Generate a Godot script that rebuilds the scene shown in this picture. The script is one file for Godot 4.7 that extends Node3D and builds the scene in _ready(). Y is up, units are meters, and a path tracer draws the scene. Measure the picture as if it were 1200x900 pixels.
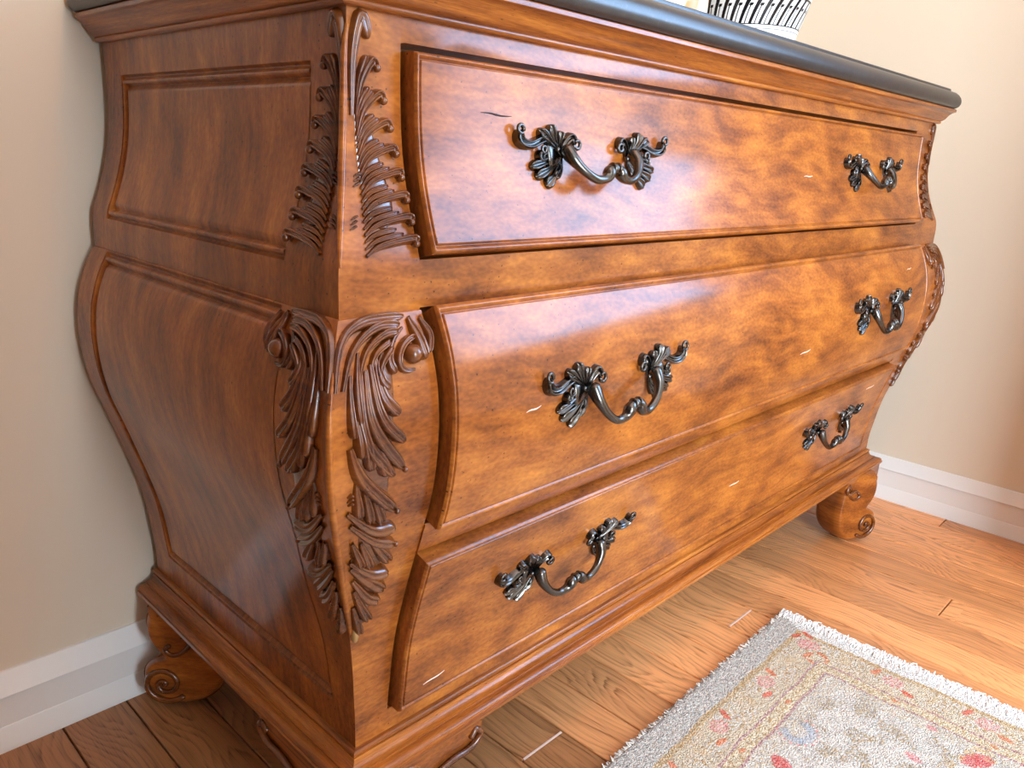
extends Node3D
# A carved bombe chest of drawers in the corner of a beige room. Metres; y = 0 is the floor, the back wall is near z = 0.

const B := 0.19            # height of the chest's base line above the floor
const XS := 0.706          # half length of the chest at its base line
const ZF := 0.5            # front of the chest at its base line
const XR := 0.9466         # inner face of the right wall
const ZW := -0.012         # inner face of the back wall
var M := {}
var rng := RandomNumberGenerator.new()
var taken := {}


func _ready() -> void:
	rng.seed = 7
	# ---- camera, sky, daylight, exposure
	var cam := Camera3D.new()
	cam.name = "camera"
	cam.fov = 51.98
	cam.near = 0.02
	cam.far = 60.0
	add_child(cam)
	cam.transform = Transform3D(Basis(Vector3(0.6959, 0.04955, 0.71643), Vector3(0.1663, 0.95938, -0.22788), Vector3(-0.69862, 0.27772, 0.65939)).orthonormalized(), Vector3(-1.10774, 0.61268 + B, 1.07875))
	cam.current = true
	var we := WorldEnvironment.new()
	we.name = "sky"
	var env := Environment.new()
	env.tonemap_mode = Environment.TONE_MAPPER_LINEAR
	env.tonemap_exposure = 1.0
	env.background_mode = Environment.BG_SKY
	var sm := ProceduralSkyMaterial.new()
	sm.sky_top_color = Color(0.62, 0.76, 0.95)
	sm.sky_horizon_color = Color(0.86, 0.92, 1.0)
	sm.ground_bottom_color = Color(0.35, 0.37, 0.33)
	sm.ground_horizon_color = Color(0.7, 0.74, 0.74)
	sm.sky_energy_multiplier = 1.6
	var sky := Sky.new()
	sky.sky_material = sm
	env.sky = sky
	env.sdfgi_enabled = true
	env.ssao_enabled = true
	env.ssil_enabled = true
	we.environment = env
	add_child(we)
	daylight("window_daylight", Vector3(XR + 0.02, 1.58, 1.72), 90.0, Vector2(1.28, 1.14), 5.6, Color(0.62, 0.80, 1.0))
	daylight("far_window_daylight", Vector3(-1.55, 1.2, 3.57), 0.0, Vector2(1.7, 1.9), 24.0, Color(0.88, 0.95, 1.0))

	materials()
	room()
	chest()
	stone_top()
	vase()
	jar()
	rug()
	added_warm_lamp()


func daylight(called: String, at: Vector3, turn: float, size: Vector2, energy: float, c: Color) -> void:
	var l := AreaLight3D.new()
	l.name = called
	l.area_size = size
	l.light_energy = energy
	l.light_color = c
	l.area_range = 12.0
	l.shadow_enabled = true
	add_child(l)
	l.position = at
	l.rotation_degrees.y = turn


# ------------------------------------------------------------------ mesh building
class Mb:
	var v := PackedVector3Array()
	var n := PackedVector3Array()
	var t := PackedVector2Array()
	var ix := PackedInt32Array()

	# rows of points; hint points outwards at the middle of the grid
	func grid(rows: Array, hint: Vector3, uv := [], ring := false) -> void:
		var nr: int = rows.size()
		var nc: int = rows[0].size()
		var at := v.size()
		var mi := int((nr - 1) / 2.0)
		var mj := int((nc - 1) / 2.0)
		var flip := 1.0
		var best := -1.0
		for i in range(nr):
			for j in range(nc):
				var ja := posmod(j - 1, nc - 1) if ring and j == 0 else maxi(j - 1, 0)
				var jb := posmod(j + 1, nc - 1) if ring and j == nc - 1 else mini(j + 1, nc - 1)
				if ring and j == 0:
					ja = nc - 2
				if ring and j == nc - 1:
					jb = 1
				var du: Vector3 = rows[i][jb] - rows[i][ja]
				var dv: Vector3 = rows[mini(i + 1, nr - 1)][j] - rows[maxi(i - 1, 0)][j]
				var c := du.cross(dv)
				if c.length_squared() < 1e-22:
					var i2 := clampi(i, 1, nr - 2) if nr > 2 else i
					du = rows[i2][jb] - rows[i2][ja]
					c = du.cross(dv)
				c = c.normalized() if c.length_squared() > 1e-24 else Vector3.ZERO
				var near := 1.0 / (1.0 + absf(i - mi) + absf(j - mj)) * absf(c.dot(hint))
				if near > best:
					best = near
					flip = signf(c.dot(hint))
				v.append(rows[i][j])
				n.append(c)
				t.append(uv[i][j] if uv.size() else Vector2(rows[i][j].x, rows[i][j].y))
		for k in range(at, v.size()):
			n[k] = n[k] * flip if n[k] != Vector3.ZERO else hint.normalized()
		for i in range(nr - 1):
			for j in range(nc - 1):
				var a := at + i * nc + j
				var b := a + 1
				var c2 := a + nc
				var d := c2 + 1
				# normal is du x dv times flip; front faces run clockwise
				if flip > 0.0:
					ix.append_array(PackedInt32Array([a, c2, b, b, c2, d]))
				else:
					ix.append_array(PackedInt32Array([a, b, c2, b, d, c2]))

	func quad(a: Vector3, b: Vector3, c: Vector3, d: Vector3, hint: Vector3, uv := []) -> void:
		grid([[a, b], [d, c]], hint, uv)

	func box(lo: Vector3, hi: Vector3) -> void:
		for ax in 3:
			for s in [0, 1]:
				var p := []
				for q in [[0, 0], [1, 0], [1, 1], [0, 1]]:
					var w := Vector3()
					w[ax] = hi[ax] if s else lo[ax]
					var a1 := (ax + 1) % 3
					var a2 := (ax + 2) % 3
					w[a1] = hi[a1] if q[0] else lo[a1]
					w[a2] = hi[a2] if q[1] else lo[a2]
					p.append(w)
				var h := Vector3()
				h[ax] = 1.0 if s else -1.0
				quad(p[0], p[1], p[2], p[3], h)

	# round bar along points with radii; ends closed by a cap
	func tube(pts: Array, rad: Array, sides := 10) -> void:
		var rows := []
		var up := Vector3(0.13, 0.2, 1.0).normalized()
		var m: int = pts.size()
		for i in m:
			var d: Vector3 = (pts[mini(i + 1, m - 1)] - pts[maxi(i - 1, 0)]).normalized()
			var x := up.cross(d).normalized()
			var y := d.cross(x).normalized()
			if i == 0:
				rows.append(ringof(pts[0] - d * rad[0] * 0.55, x, y, 0.0, sides))
				rows.append(ringof(pts[0] - d * rad[0] * 0.4, x, y, rad[0] * 0.65, sides))
			rows.append(ringof(pts[i], x, y, rad[i], sides))
			if i == m - 1:
				rows.append(ringof(pts[i] + d * rad[i] * 0.4, x, y, rad[i] * 0.65, sides))
				rows.append(ringof(pts[i] + d * rad[i] * 0.55, x, y, 0.0, sides))
		var k := int((rows.size() - 1) / 2.0)
		var kj := int(sides / 2.0)
		var mid := Vector3()
		for j in sides:
			mid += rows[k][j] / sides
		grid(rows, rows[k][kj] - mid, [], true)

	func ringof(c: Vector3, x: Vector3, y: Vector3, r: float, sides: int) -> Array:
		var o := []
		for j in sides + 1:
			var a := TAU * j / sides
			o.append(c + (x * cos(a) + y * sin(a)) * r)
		return o

	func ball(c: Vector3, r: Vector3) -> void:
		var rows := []
		for i in 9:
			var a := PI * i / 8.0
			var o := []
			for j in 13:
				var b := TAU * j / 12.0
				o.append(c + Vector3(r.x * sin(a) * cos(b), r.y * cos(a), r.z * sin(a) * sin(b)))
			rows.append(o)
		grid(rows, rows[4][6] - c, [], true)

	# body of revolution; prof is a list of (radius, height)
	func lathe(prof: Array, sides: int) -> void:
		var rows := []
		var uv := []
		var run := 0.0
		for i in prof.size():
			if i:
				run += (prof[i] - prof[i - 1]).length()
			var o := []
			var w := []
			for j in sides + 1:
				var b := TAU * j / sides
				o.append(Vector3(prof[i].x * cos(b), prof[i].y, prof[i].x * sin(b)))
				w.append(Vector2(float(j) / sides, run))
			rows.append(o)
			uv.append(w)
		var k := int((rows.size() - 1) / 2.0)
		var p: Vector3 = rows[k][int(sides / 2.0)]
		grid(rows, Vector3(p.x, 0, p.z), uv, true)

	func mesh() -> ArrayMesh:
		var a := []
		a.resize(Mesh.ARRAY_MAX)
		a[Mesh.ARRAY_VERTEX] = v
		a[Mesh.ARRAY_NORMAL] = n
		a[Mesh.ARRAY_TEX_UV] = t
		a[Mesh.ARRAY_INDEX] = ix
		var m := ArrayMesh.new()
		m.add_surface_from_arrays(Mesh.PRIMITIVE_TRIANGLES, a)
		return m


func numbered(called: String) -> String:
	taken[called] = taken.get(called, -1) + 1
	return called if taken[called] == 0 else "%s_%03d" % [called, taken[called]]


func obj(called: String, mb, mat: Material, parent: Node = self) -> MeshInstance3D:
	var o := MeshInstance3D.new()
	o.name = numbered(called) if parent == self else called
	o.mesh = mb.mesh() if mb is Mb else mb
	o.material_override = mat
	parent.add_child(o, true)
	return o


func thing(called: String, label: String, category: String, at := Vector3.ZERO, group := "") -> Node3D:
	var o := Node3D.new()
	o.name = numbered(called)
	add_child(o)
	o.position = at
	tag(o, label, category, group)
	return o


func tag(o: Node, label: String, category: String, group := "") -> void:
	o.set_meta("label", label)
	o.set_meta("category", category)
	if group:
		o.set_meta("group", group)


func struct(called: String, mb: Mb, mat: Material, label := "", category := "") -> MeshInstance3D:
	var o := obj(called, mb, mat)
	o.set_meta("kind", "structure")
	if label:
		tag(o, label, category)
	return o


func spline(p: Array, per := 6) -> Array:
	if p.size() < 3:
		var s := []
		for i in per + 1:
			s.append(p[0].lerp(p[-1], float(i) / per))
		return s
	var o := []
	for i in p.size() - 1:
		var a = p[maxi(i - 1, 0)] if i > 0 else p[0] * 2.0 - p[1]
		var d = p[i + 2] if i + 2 < p.size() else p[-1] * 2.0 - p[-2]
		for k in per:
			o.append(p[i].cubic_interpolate(p[i + 1], a, d, float(k) / per))
	o.append(p[-1])
	return o


# ------------------------------------------------------------------ materials
func noise(s: int, f: float, oct := 4) -> FastNoiseLite:
	var n := FastNoiseLite.new()
	n.seed = s
	n.frequency = f
	n.noise_type = FastNoiseLite.TYPE_SIMPLEX_SMOOTH
	n.fractal_octaves = oct
	return n


func lin(r: float, g: float, b: float) -> Color:
	return Color(clampf(r, 0, 1), clampf(g, 0, 1), clampf(b, 0, 1)).linear_to_srgb()


func mat(called: String, c: Color, rough: float, tex: Texture2D = null) -> StandardMaterial3D:
	var m := StandardMaterial3D.new()
	m.resource_name = called
	m.albedo_color = c
	m.roughness = rough
	if tex:
		m.albedo_texture = tex
	M[called] = m
	return m


# stained cherry: u runs along the grain, one picture covers 1.5 m by 0.75 m
func cherry(s: int, dark: Color, mid: Color, light: Color) -> ImageTexture:
	var w := 2048
	var hh := 1024
	var im := Image.create(w, hh, false, Image.FORMAT_RGB8)
	var n1 := noise(s, 0.005, 3)
	var n2 := noise(s + 1, 0.02, 3)
	var n3 := noise(s + 2, 0.05, 3)
	var n4 := noise(s + 3, 0.13, 2)
	for y in hh:
		for x in w:
			var warp := n1.get_noise_2d(x * 0.4 + 300.0, y * 0.5) * 40.0
			var a := n1.get_noise_2d(x * 0.6, y * 1.1 + warp) * 0.62
			var b := n2.get_noise_2d(x * 0.4 + 900.0, y * 1.1 + warp + x * 0.12) * 0.55
			var g := n3.get_noise_2d(x * 0.08, y * 1.5 + warp) * 0.26
			var f := n4.get_noise_2d(x * 0.55 + y * 0.1, y * 1.2) * 0.3
			var k := clampf(0.53 + 0.47 * (a + b + g + f), 0.0, 1.0)
			var c := dark.lerp(mid, k * 2.0) if k < 0.5 else mid.lerp(light, k * 2.0 - 1.0)
			im.set_pixel(x, y, c)
	var r := RandomNumberGenerator.new()
	r.seed = s
	for i in 2600:    # specks of the distressed finish
		var px := r.randi_range(2, w - 4)
		var py := r.randi_range(2, hh - 4)
		var dc := im.get_pixel(px, py) * 0.35
		im.set_pixel(px, py, dc)
		if i % 3 == 0:
			im.set_pixel(px + 1, py, dc)
		if i % 7 == 0:
			im.set_pixel(px, py + 1, dc)
			im.set_pixel(px + 1, py + 1, dc)
	return ImageTexture.create_from_image(im)


# oak strip: v runs along the plank
func oak(s: int) -> ImageTexture:
	var w := 160
	var h := 1400
	var im := Image.create(w, h, false, Image.FORMAT_RGB8)
	var n1 := noise(s, 0.0026, 2)
	var n2 := noise(s + 1, 0.05, 3)
	var n3 := noise(s + 2, 0.2, 2)
	var r := RandomNumberGenerator.new()
	r.seed = s
	var off := r.randf_range(-0.45, 0.45)
	var tone: float = [0.84, 1.08, 0.96, 1.18, 0.9, 0.5, 0.6][int((s - 100) / 13.0)]  # the two darkest tones carry painted shade for the left boards
	for y in h:
		var c0 := off + 0.5 * n1.get_noise_2d(y, 11.0)
		for x in w:
			var u := float(x) / w - 0.5 - c0
			var d := sqrt(u * u * 4.0 + 0.03) * 3.2 + 2.0 * n1.get_noise_2d(y * 0.9, x * 1.1) + 0.3 * n2.get_noise_2d(x * 0.6, y * 0.05) + y * 0.0016
			var ring := fposmod(d * 1.25, 1.0)
			var line := pow(ring, 2.2) * (1.0 - smoothstep(0.8, 1.0, ring)) * (0.75 + 0.8 * n2.get_noise_2d(x * 0.5 + 70.0, y * 0.06))
			var pore := maxf(0.0, n3.get_noise_2d(x * 1.3, y * 0.04)) * (0.5 + line)
			var k := clampf(line * 0.72 + pore * 0.8 + 0.2 * n2.get_noise_2d(x * 0.4, y * 0.02), 0.0, 1.0)
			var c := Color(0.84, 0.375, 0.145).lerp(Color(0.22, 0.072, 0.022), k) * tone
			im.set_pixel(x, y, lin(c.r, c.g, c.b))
	return ImageTexture.create_from_image(im)


func bumps(s: int, f: float, size := 512) -> NoiseTexture2D:
	var t := NoiseTexture2D.new()
	t.width = size
	t.height = size
	t.seamless = true
	t.noise = noise(s, f, 4)
	return t


func materials() -> void:
	var t := cherry(3, lin(0.075, 0.017, 0.005), lin(0.30, 0.085, 0.014), lin(0.64, 0.225, 0.033))
	var w := mat("stained_wood", Color.WHITE, 0.42, t)
	w.uv1_scale = Vector3(1.0 / 1.5, 1.0 / 0.75, 1)
	w.uv1_offset = Vector3(0.5, 0.02, 0)
	w.metallic_specular = 0.22
	w.clearcoat_enabled = true
	w.clearcoat = 0.7
	w.clearcoat_roughness = 0.17
	var w2: StandardMaterial3D = w.duplicate()
	w2.resource_name = "carved_wood"
	w2.albedo_color = Color(0.68, 0.64, 0.63)
	w2.roughness = 0.27
	w2.metallic_specular = 0.5
	M["carved_wood"] = w2
	mat("scratch", lin(0.75, 0.6, 0.5), 0.5)
	mat("crack", lin(0.02, 0.01, 0.008), 0.7)
	var gold := mat("worn_gilt", lin(0.5, 0.3, 0.12), 0.4)
	gold.metallic = 0.6
	var br := mat("dark_bronze", lin(0.12, 0.112, 0.104), 0.22)
	br.metallic = 1.0
	br.metallic_specular = 0.6
	var st := mat("black_stone", Color.WHITE, 0.33)
	var im := Image.create(512, 512, false, Image.FORMAT_RGB8)
	var a := noise(41, 0.012, 5)
	var b := noise(42, 0.09, 3)
	for y in 512:
		for x in 512:
			var k := 0.018 + 0.016 * absf(a.get_noise_2d(x, y)) + 0.03 * maxf(0.0, b.get_noise_2d(x, y) - 0.28) * 2.0
			im.set_pixel(x, y, lin(k, k * 1.02, k * 1.06))
	st.albedo_texture = ImageTexture.create_from_image(im)
	st.uv1_triplanar = true
	st.uv1_scale = Vector3(3, 3, 3)
	st.metallic_specular = 0.6
	var wall := mat("wall_paint", Color8(223, 210, 190), 0.85)
	mat("white_paint", Color8(233, 232, 230), 0.35)
	mat("ceiling_paint", Color8(240, 238, 232), 0.9)
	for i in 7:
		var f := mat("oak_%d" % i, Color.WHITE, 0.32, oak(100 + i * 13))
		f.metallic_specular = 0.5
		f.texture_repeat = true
	mat("floor_gap", lin(0.05, 0.022, 0.01), 0.8)
	mat("filler", lin(0.72, 0.52, 0.42), 0.7)
	mat("subfloor", lin(0.30, 0.13, 0.05), 0.4)
	var g := mat("glass", Color(0.9, 0.95, 1.0, 0.06), 0.05)
	g.transparency = BaseMaterial3D.TRANSPARENCY_ALPHA
	mat("curtain_cloth", lin(0.42, 0.33, 0.24), 0.95)


# ------------------------------------------------------------------ the room
func room() -> void:
	var xl := -5.6
	var zf := 3.6
	var h := 2.6
	# floor: a slab, and one board after another
	var mb := Mb.new()
	mb.box(Vector3(xl - 0.1, -0.12, ZW - 0.1), Vector3(XR + 0.1, -0.018, zf + 0.1))
	mb.box(Vector3(xl, -0.018, 1.75), Vector3(XR, -0.001, zf))
	mb.box(Vector3(xl, -0.018, ZW), Vector3(-1.38, -0.001, 1.75))
	var fl := struct("floor", mb, M.subfloor)
	var pw := 0.0863
	var known := {5: [0.488], 11: [0.5165], 15: [0.77], 20: [0.643]}
	for i in range(-6, 21):
		var x0 := -0.8537 + pw * i
		var x1 := minf(x0 + pw, XR)
		var cuts: Array = known.get(i, [])
		if cuts.is_empty():
			cuts = [] if i in [1, 3, 6, 7, 8, 9, 10, 12, 13, 14, 16, 17, 18, 19] else [rng.randf_range(0.2, 1.5)]
		if cuts.is_empty() and i % 2 == 0:
			cuts = [1.35]
		var ends := [ZW] + cuts + [1.75]
		for k in ends.size() - 1:
			plank(fl, x0, x1, ends[k], ends[k + 1])
	for q in [[-0.4222, -0.3359, 0.488], [0.0956, 0.1819, 0.5165]]:
		var jb := Mb.new()
		jb.box(Vector3(q[0] + 0.003, -0.006, q[2] - 0.0013), Vector3(q[1] - 0.003, 0.0006, q[2] + 0.0013))
		obj("joint_filler", jb, M.filler, fl)
	# walls with thickness; the right and the front wall have a window opening each
	mb = Mb.new()
	mb.box(Vector3(xl - 0.12, 0, ZW - 0.12), Vector3(XR + 0.15, h, ZW))
	struct("wall_back", mb, M.wall_paint)
	mb = Mb.new()
	var a := 1.06
	var b := 2.38
	var lo := 1.0
	var hi := 2.18
	mb.box(Vector3(XR, 0, ZW), Vector3(XR + 0.15, h, a))
	mb.box(Vector3(XR, 0, b), Vector3(XR + 0.15, h, zf + 0.12))
	mb.box(Vector3(XR, 0, a), Vector3(XR + 0.15, lo, b))
	mb.box(Vector3(XR, hi, a), Vector3(XR + 0.15, h, b))
	struct("wall_right", mb, M.wall_paint)
	mb = Mb.new()
	mb.box(Vector3(xl - 0.12, 0, ZW), Vector3(xl, h, zf + 0.12))
	struct("wall_left", mb, M.wall_paint)
	mb = Mb.new()
	mb.box(Vector3(xl, 0, zf), Vector3(-2.4, h, zf + 0.12))
	mb.box(Vector3(-0.7, 0, zf), Vector3(XR, h, zf + 0.12))
	mb.box(Vector3(-2.4, 0, zf), Vector3(-0.7, 0.25, zf + 0.12))
	mb.box(Vector3(-2.4, 2.15, zf), Vector3(-0.7, h, zf + 0.12))
	struct("wall_front", mb, M.wall_paint)
	mb = Mb.new()
	mb.box(Vector3(xl, 0, 1.58), Vector3(-0.9, h, 1.7))  # added unseen wall, keeps far window light off the left wall and chest side
	struct("added_shade_wall", mb, M.wall_paint)
	mb = Mb.new()
	mb.box(Vector3(xl - 0.12, h, ZW - 0.12), Vector3(XR + 0.15, h + 0.1, zf + 0.12))
	struct("ceiling", mb, M.ceiling_paint)
	# windows: frame, bars and panes set back in the wall
	window("window_1", Vector3(XR + 0.09, lo, a), Vector3(0, 0, 1), b - a, hi - lo)
	window("window_2", Vector3(-2.4, 0.25, zf + 0.07), Vector3(1, 0, 0), 1.7, 1.9)
	# baseboards
	var pr := [[0.0, 0.112], [0.003, 0.112], [0.0045, 0.1105], [0.0155, 0.081], [0.0155, 0.081], [0.0100, 0.0785], [0.0100, 0.0785], [0.0100, 0.034], [0.0100, 0.034], [0.0115, 0.033], [0.0185, 0.008], [0.0185, 0.0]]
	mb = Mb.new()
	var rows := []
	for p in pr:
		rows.append([Vector3(-5.6, p[1], ZW + p[0]), Vector3(XR, p[1], ZW + p[0])])
	mb.grid(rows, Vector3(0, 0.2, 1))
	struct("baseboard_back", mb, M.white_paint)
	mb = Mb.new()
	rows = []
	for p in pr:
		rows.append([Vector3(XR - p[0], p[1], ZW), Vector3(XR - p[0], p[1], 3.6)])
	mb.grid(rows, Vector3(-1, 0.2, 0))
	struct("baseboard_right", mb, M.white_paint)
	# curtain drawn back beside the near window: it throws the shade on the right wall
	mb = Mb.new()
	rows = []
	for k in 2:
		var r := []
		for j in 49:
			var s := j / 48.0
			r.append(Vector3(XR - 0.02 - 0.27 * s, 0.03 if k == 0 else 2.3, 0.985 + 0.03 * sin(s * TAU * 3.5) + 0.02 * k))
		rows.append(r)
	mb.grid(rows, Vector3(0, 0, -1))
	tag(obj("curtain", mb, M.curtain_cloth), "pleated beige curtain drawn back beside the window on the right wall", "curtain")


func window(called: String, at: Vector3, along: Vector3, w: float, h: float) -> void:
	var mb := Mb.new()
	var deep := Vector3(along.z, 0, along.x).abs() * 0.045
	var bars := [[0.0, 0.05, 0.0, h], [w - 0.05, w, 0.0, h], [0.05, w - 0.05, 0.0, 0.05], [0.05, w - 0.05, h - 0.05, h], [0.05, w - 0.05, h * 0.5 - 0.025, h * 0.5 + 0.025]]
	for q in bars:
		mb.box(at + along * q[0] + Vector3(0, q[2], 0) - deep * 0.5, at + along * q[1] + Vector3(0, q[3], 0) + deep * 0.5)
	var o := obj(called, mb, M.white_paint)
	o.set_meta("kind", "structure")
	for k in 2:
		var g := Mb.new()
		g.box(at + along * 0.05 + Vector3(0, 0.05 if k == 0 else h * 0.5 + 0.025, 0) - deep * 0.04, at + along * (w - 0.05) + Vector3(0, h * 0.5 - 0.025 if k == 0 else h - 0.05, 0) + deep * 0.04)
		obj("pane", g, M.glass, o)


func plank(parent: Node, x0: float, x1: float, z0: float, z1: float) -> void:
	var mb := Mb.new()
	var e := 0.0018
	var g := 0.0009
	var y := rng.randf_range(-0.0004, 0.0)
	var xs := [x0 + g, x0 + g, x0 + g + e, x1 - g - e, x1 - g, x1 - g]
	var zs := [z0 + g, z0 + g, z0 + g + e, z1 - g - e, z1 - g, z1 - g]
	var rows := []
	var uv := []
	var ou := rng.randf()
	var turned := rng.randf() < 0.5
	for j in 6:
		var r := []
		var u := []
		for i in 6:
			var edge: float = maxf([0.017, 0.0014, 0.0, 0.0, 0.0014, 0.017][i], [0.017, 0.0014, 0.0, 0.0, 0.0014, 0.017][j])
			r.append(Vector3(xs[i], y - edge, zs[j]))
			u.append(Vector2((xs[i] - x0) / 0.0863, ((zs[j] * (-1.0 if turned else 1.0)) / 1.25 + ou)))
		rows.append(r)
		uv.append(u)
	mb.grid(rows, Vector3.UP, uv)
	obj("plank", mb, M["oak_%d" % (rng.randi_range(0, 4) if x0 > -0.42 else 5 + rng.randi_range(0, 1))], parent)  # left boards take the dark tones: dimmer light put into their colour


# ------------------------------------------------------------------ the chest
const PROFILE := [[0.0, 0.0], [0.04, 0.001], [0.076, 0.005], [0.1, 0.0078], [0.13, 0.0128], [0.18, 0.0258], [0.221, 0.0385], [0.26, 0.0509], [0.298, 0.0635], [0.3218, 0.0688], [0.3566, 0.0728], [0.3845, 0.0732], [0.417, 0.0695], [0.4443, 0.0615], [0.4655, 0.052], [0.4777, 0.0455],
	[0.4779, 0.0435], [0.4911, 0.0436], [0.507, 0.0435], [0.5227, 0.0420], [0.5436, 0.0345], [0.58, 0.0230], [0.616, 0.0160], [0.651, 0.0133], [0.72, 0.013], [0.75, 0.013]]


# how far the chest's outline stands out at height y: monotone cubic through the table
func bow(y: float) -> float:
	var n := PROFILE.size()
	var i := 0
	while i < n - 2 and PROFILE[i + 1][0] <= y:
		i += 1
	var h: float = PROFILE[i + 1][0] - PROFILE[i][0]
	var t := clampf((y - PROFILE[i][0]) / h, 0.0, 1.0)
	var s: float = (PROFILE[i + 1][1] - PROFILE[i][1]) / h
	var m0 := s
	var m1 := s
	if i > 0 and h > 0.001:
		var g: float = PROFILE[i][0] - PROFILE[i - 1][0]
		m0 = s if g < 0.001 else ((PROFILE[i][1] - PROFILE[i - 1][1]) / g * h + s * g) / (g + h)
	if i < n - 2 and h > 0.001:
		var k: float = PROFILE[i + 2][0] - PROFILE[i + 1][0]
		m1 = s if k < 0.001 else ((PROFILE[i + 2][1] - PROFILE[i + 1][1]) / k * h + s * k) / (k + h)
	var t2 := t * t
	var t3 := t2 * t
	return (2 * t3 - 3 * t2 + 1) * PROFILE[i][1] + (t3 - 2 * t2 + t) * h * m0 + (3 * t2 - 2 * t3) * PROFILE[i + 1][1] + (t3 - t2) * h * m1


func slope(y: float) -> float:
	return (bow(y + 0.004) - bow(y - 0.004)) / 0.008


# points on the three faces: a = along, y = height, h = height above the surface
func on_front(x: float, y: float, h: float) -> Vector3:
	var s := slope(y)
	var k := h / sqrt(1.0 + s * s)
	return Vector3(x, y - s * k, ZF + bow(y) + k)


func on_side(z: float, y: float, h: float) -> Vector3:
	var s := slope(y)
	var k := h / sqrt(1.0 + s * s)
	return Vector3(-XS - bow(y) - k, y - s * k, z)


func levels(y0: float, y1: float, step := 0.008) -> Array:
	var o := []
	var n := maxi(2, int(ceil((y1 - y0) / step)))
	for i in n + 1:
		o.append(lerpf(y0, y1, float(i) / n))
	for c in [0.4777, 0.4779]:
		if y0 < c and y1 > c:
			o.append(c)
			o.append(c)
	o.sort()
	return o


# a piece of the front between x0(y) and x1(y); columns follow the corner where an end is null
func front_piece(mb: Mb, y0: float, y1: float, x0, x1, swell := 0.0, flare := 0.0) -> void:
	var rows := []
	var uv := []
	for y in levels(y0, y1, 0.008 if flare == 0.0 else 0.002):
		var a: float = x0 if x0 != null else -XS - bow(y)
		var b: float = x1 if x1 != null else XS + bow(y)
		var f: float = swell * sqrt(maxf(0.0, 1.0 - pow(2.0 * (y - y0) / (y1 - y0) - 1.0, 2.0)))
		var r := []
		var u := []
		for j in (9 if flare == 0.0 else 17):
			var x := lerpf(a, b, j / 8.0) if flare == 0.0 else lerpf(a, b, smoothstep(-0.02, 1.02, j / 16.0) if j > 0 and j < 16 else j / 16.0)
			var fade := smoothstep(0.0, 0.07, minf(x - a, b - x)) if flare > 0.0 else 1.0
			r.append(on_front(x, y, f) if f > 0.0 else Vector3(x, y, ZF + bow(y) + fade * flare * pow((y1 - y) / (y1 - y0), 2.0)))
			u.append(Vector2(x, y))
		rows.append(r)
		uv.append(u)
	mb.grid(rows, Vector3(0, 0, 1), uv)


# right edge of the lower side panel, bent along with the swelling
func bent(z: float, y: float) -> float:
	return z + 0.027 * smoothstep(0.02, 0.068, bow(y)) * smoothstep(0.4768, 0.44, y)


func side_piece(mb: Mb, y0: float, y1: float, z0: float, z1, bend := false) -> void:
	var rows := []
	var uv := []
	for y in levels(y0, y1):
		var b: float = z1 if z1 != null else ZF + bow(y)
		var r := []
		var u := []
		for j in 5:
			var z := lerpf(bent(z0, y) if bend else z0, b, j / 4.0)
			r.append(Vector3(-XS - bow(y), y, z))
			u.append(Vector2(y, z))
		rows.append(r)
		uv.append(u)
	mb.grid(rows, Vector3(-1, 0, 0), uv)


# a moulding that runs round left side, front and right side; prof = (offset, height), points doubled at creases
func around(mb: Mb, prof: Array, back: float, cut := 0.0) -> void:
	var rows := []
	var uv := []
	var run := 0.0
	for i in prof.size():
		var p: float = prof[i][0]
		var y: float = prof[i][1]
		if i:
			run += Vector2(p, y).distance_to(Vector2(prof[i - 1][0], prof[i - 1][1]))
		var path := [Vector2(-XS - p, back)]
		for side in [-1.0, 1.0]:
			if cut > 0.0:
				var c := minf(cut, maxf(p, 0.001))
				for k in 6:
					var q := k / 5.0 * PI / 2
					var dx := cos(q) if side < 0.0 else sin(q)
					var dz := sin(q) if side < 0.0 else cos(q)
					path.append(Vector2(side * (XS + p - c + c * dx), ZF + p - c + c * dz))
			else:
				path.append(Vector2(side * (XS + p), ZF + p))
				path.append(Vector2(side * (XS + p), ZF + p))
		path.append(Vector2(XS + p, back))
		var r := []
		var u := []
		var l := 0.0
		for k in path.size():
			if k:
				l += path[k].distance_to(path[k - 1])
			r.append(Vector3(path[k].x, y, path[k].y))
			u.append(Vector2(l * 0.5, run * 3.0 + 0.1))
		rows.append(r)
		uv.append(u)
	mb.grid(rows, Vector3(0, 0, 1), uv)


func part(called: String, mb: Mb, m: Material, chest_node: Node) -> MeshInstance3D:
	var o := obj(called, mb, m, chest_node)
	o.position.y = B
	return o


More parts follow.
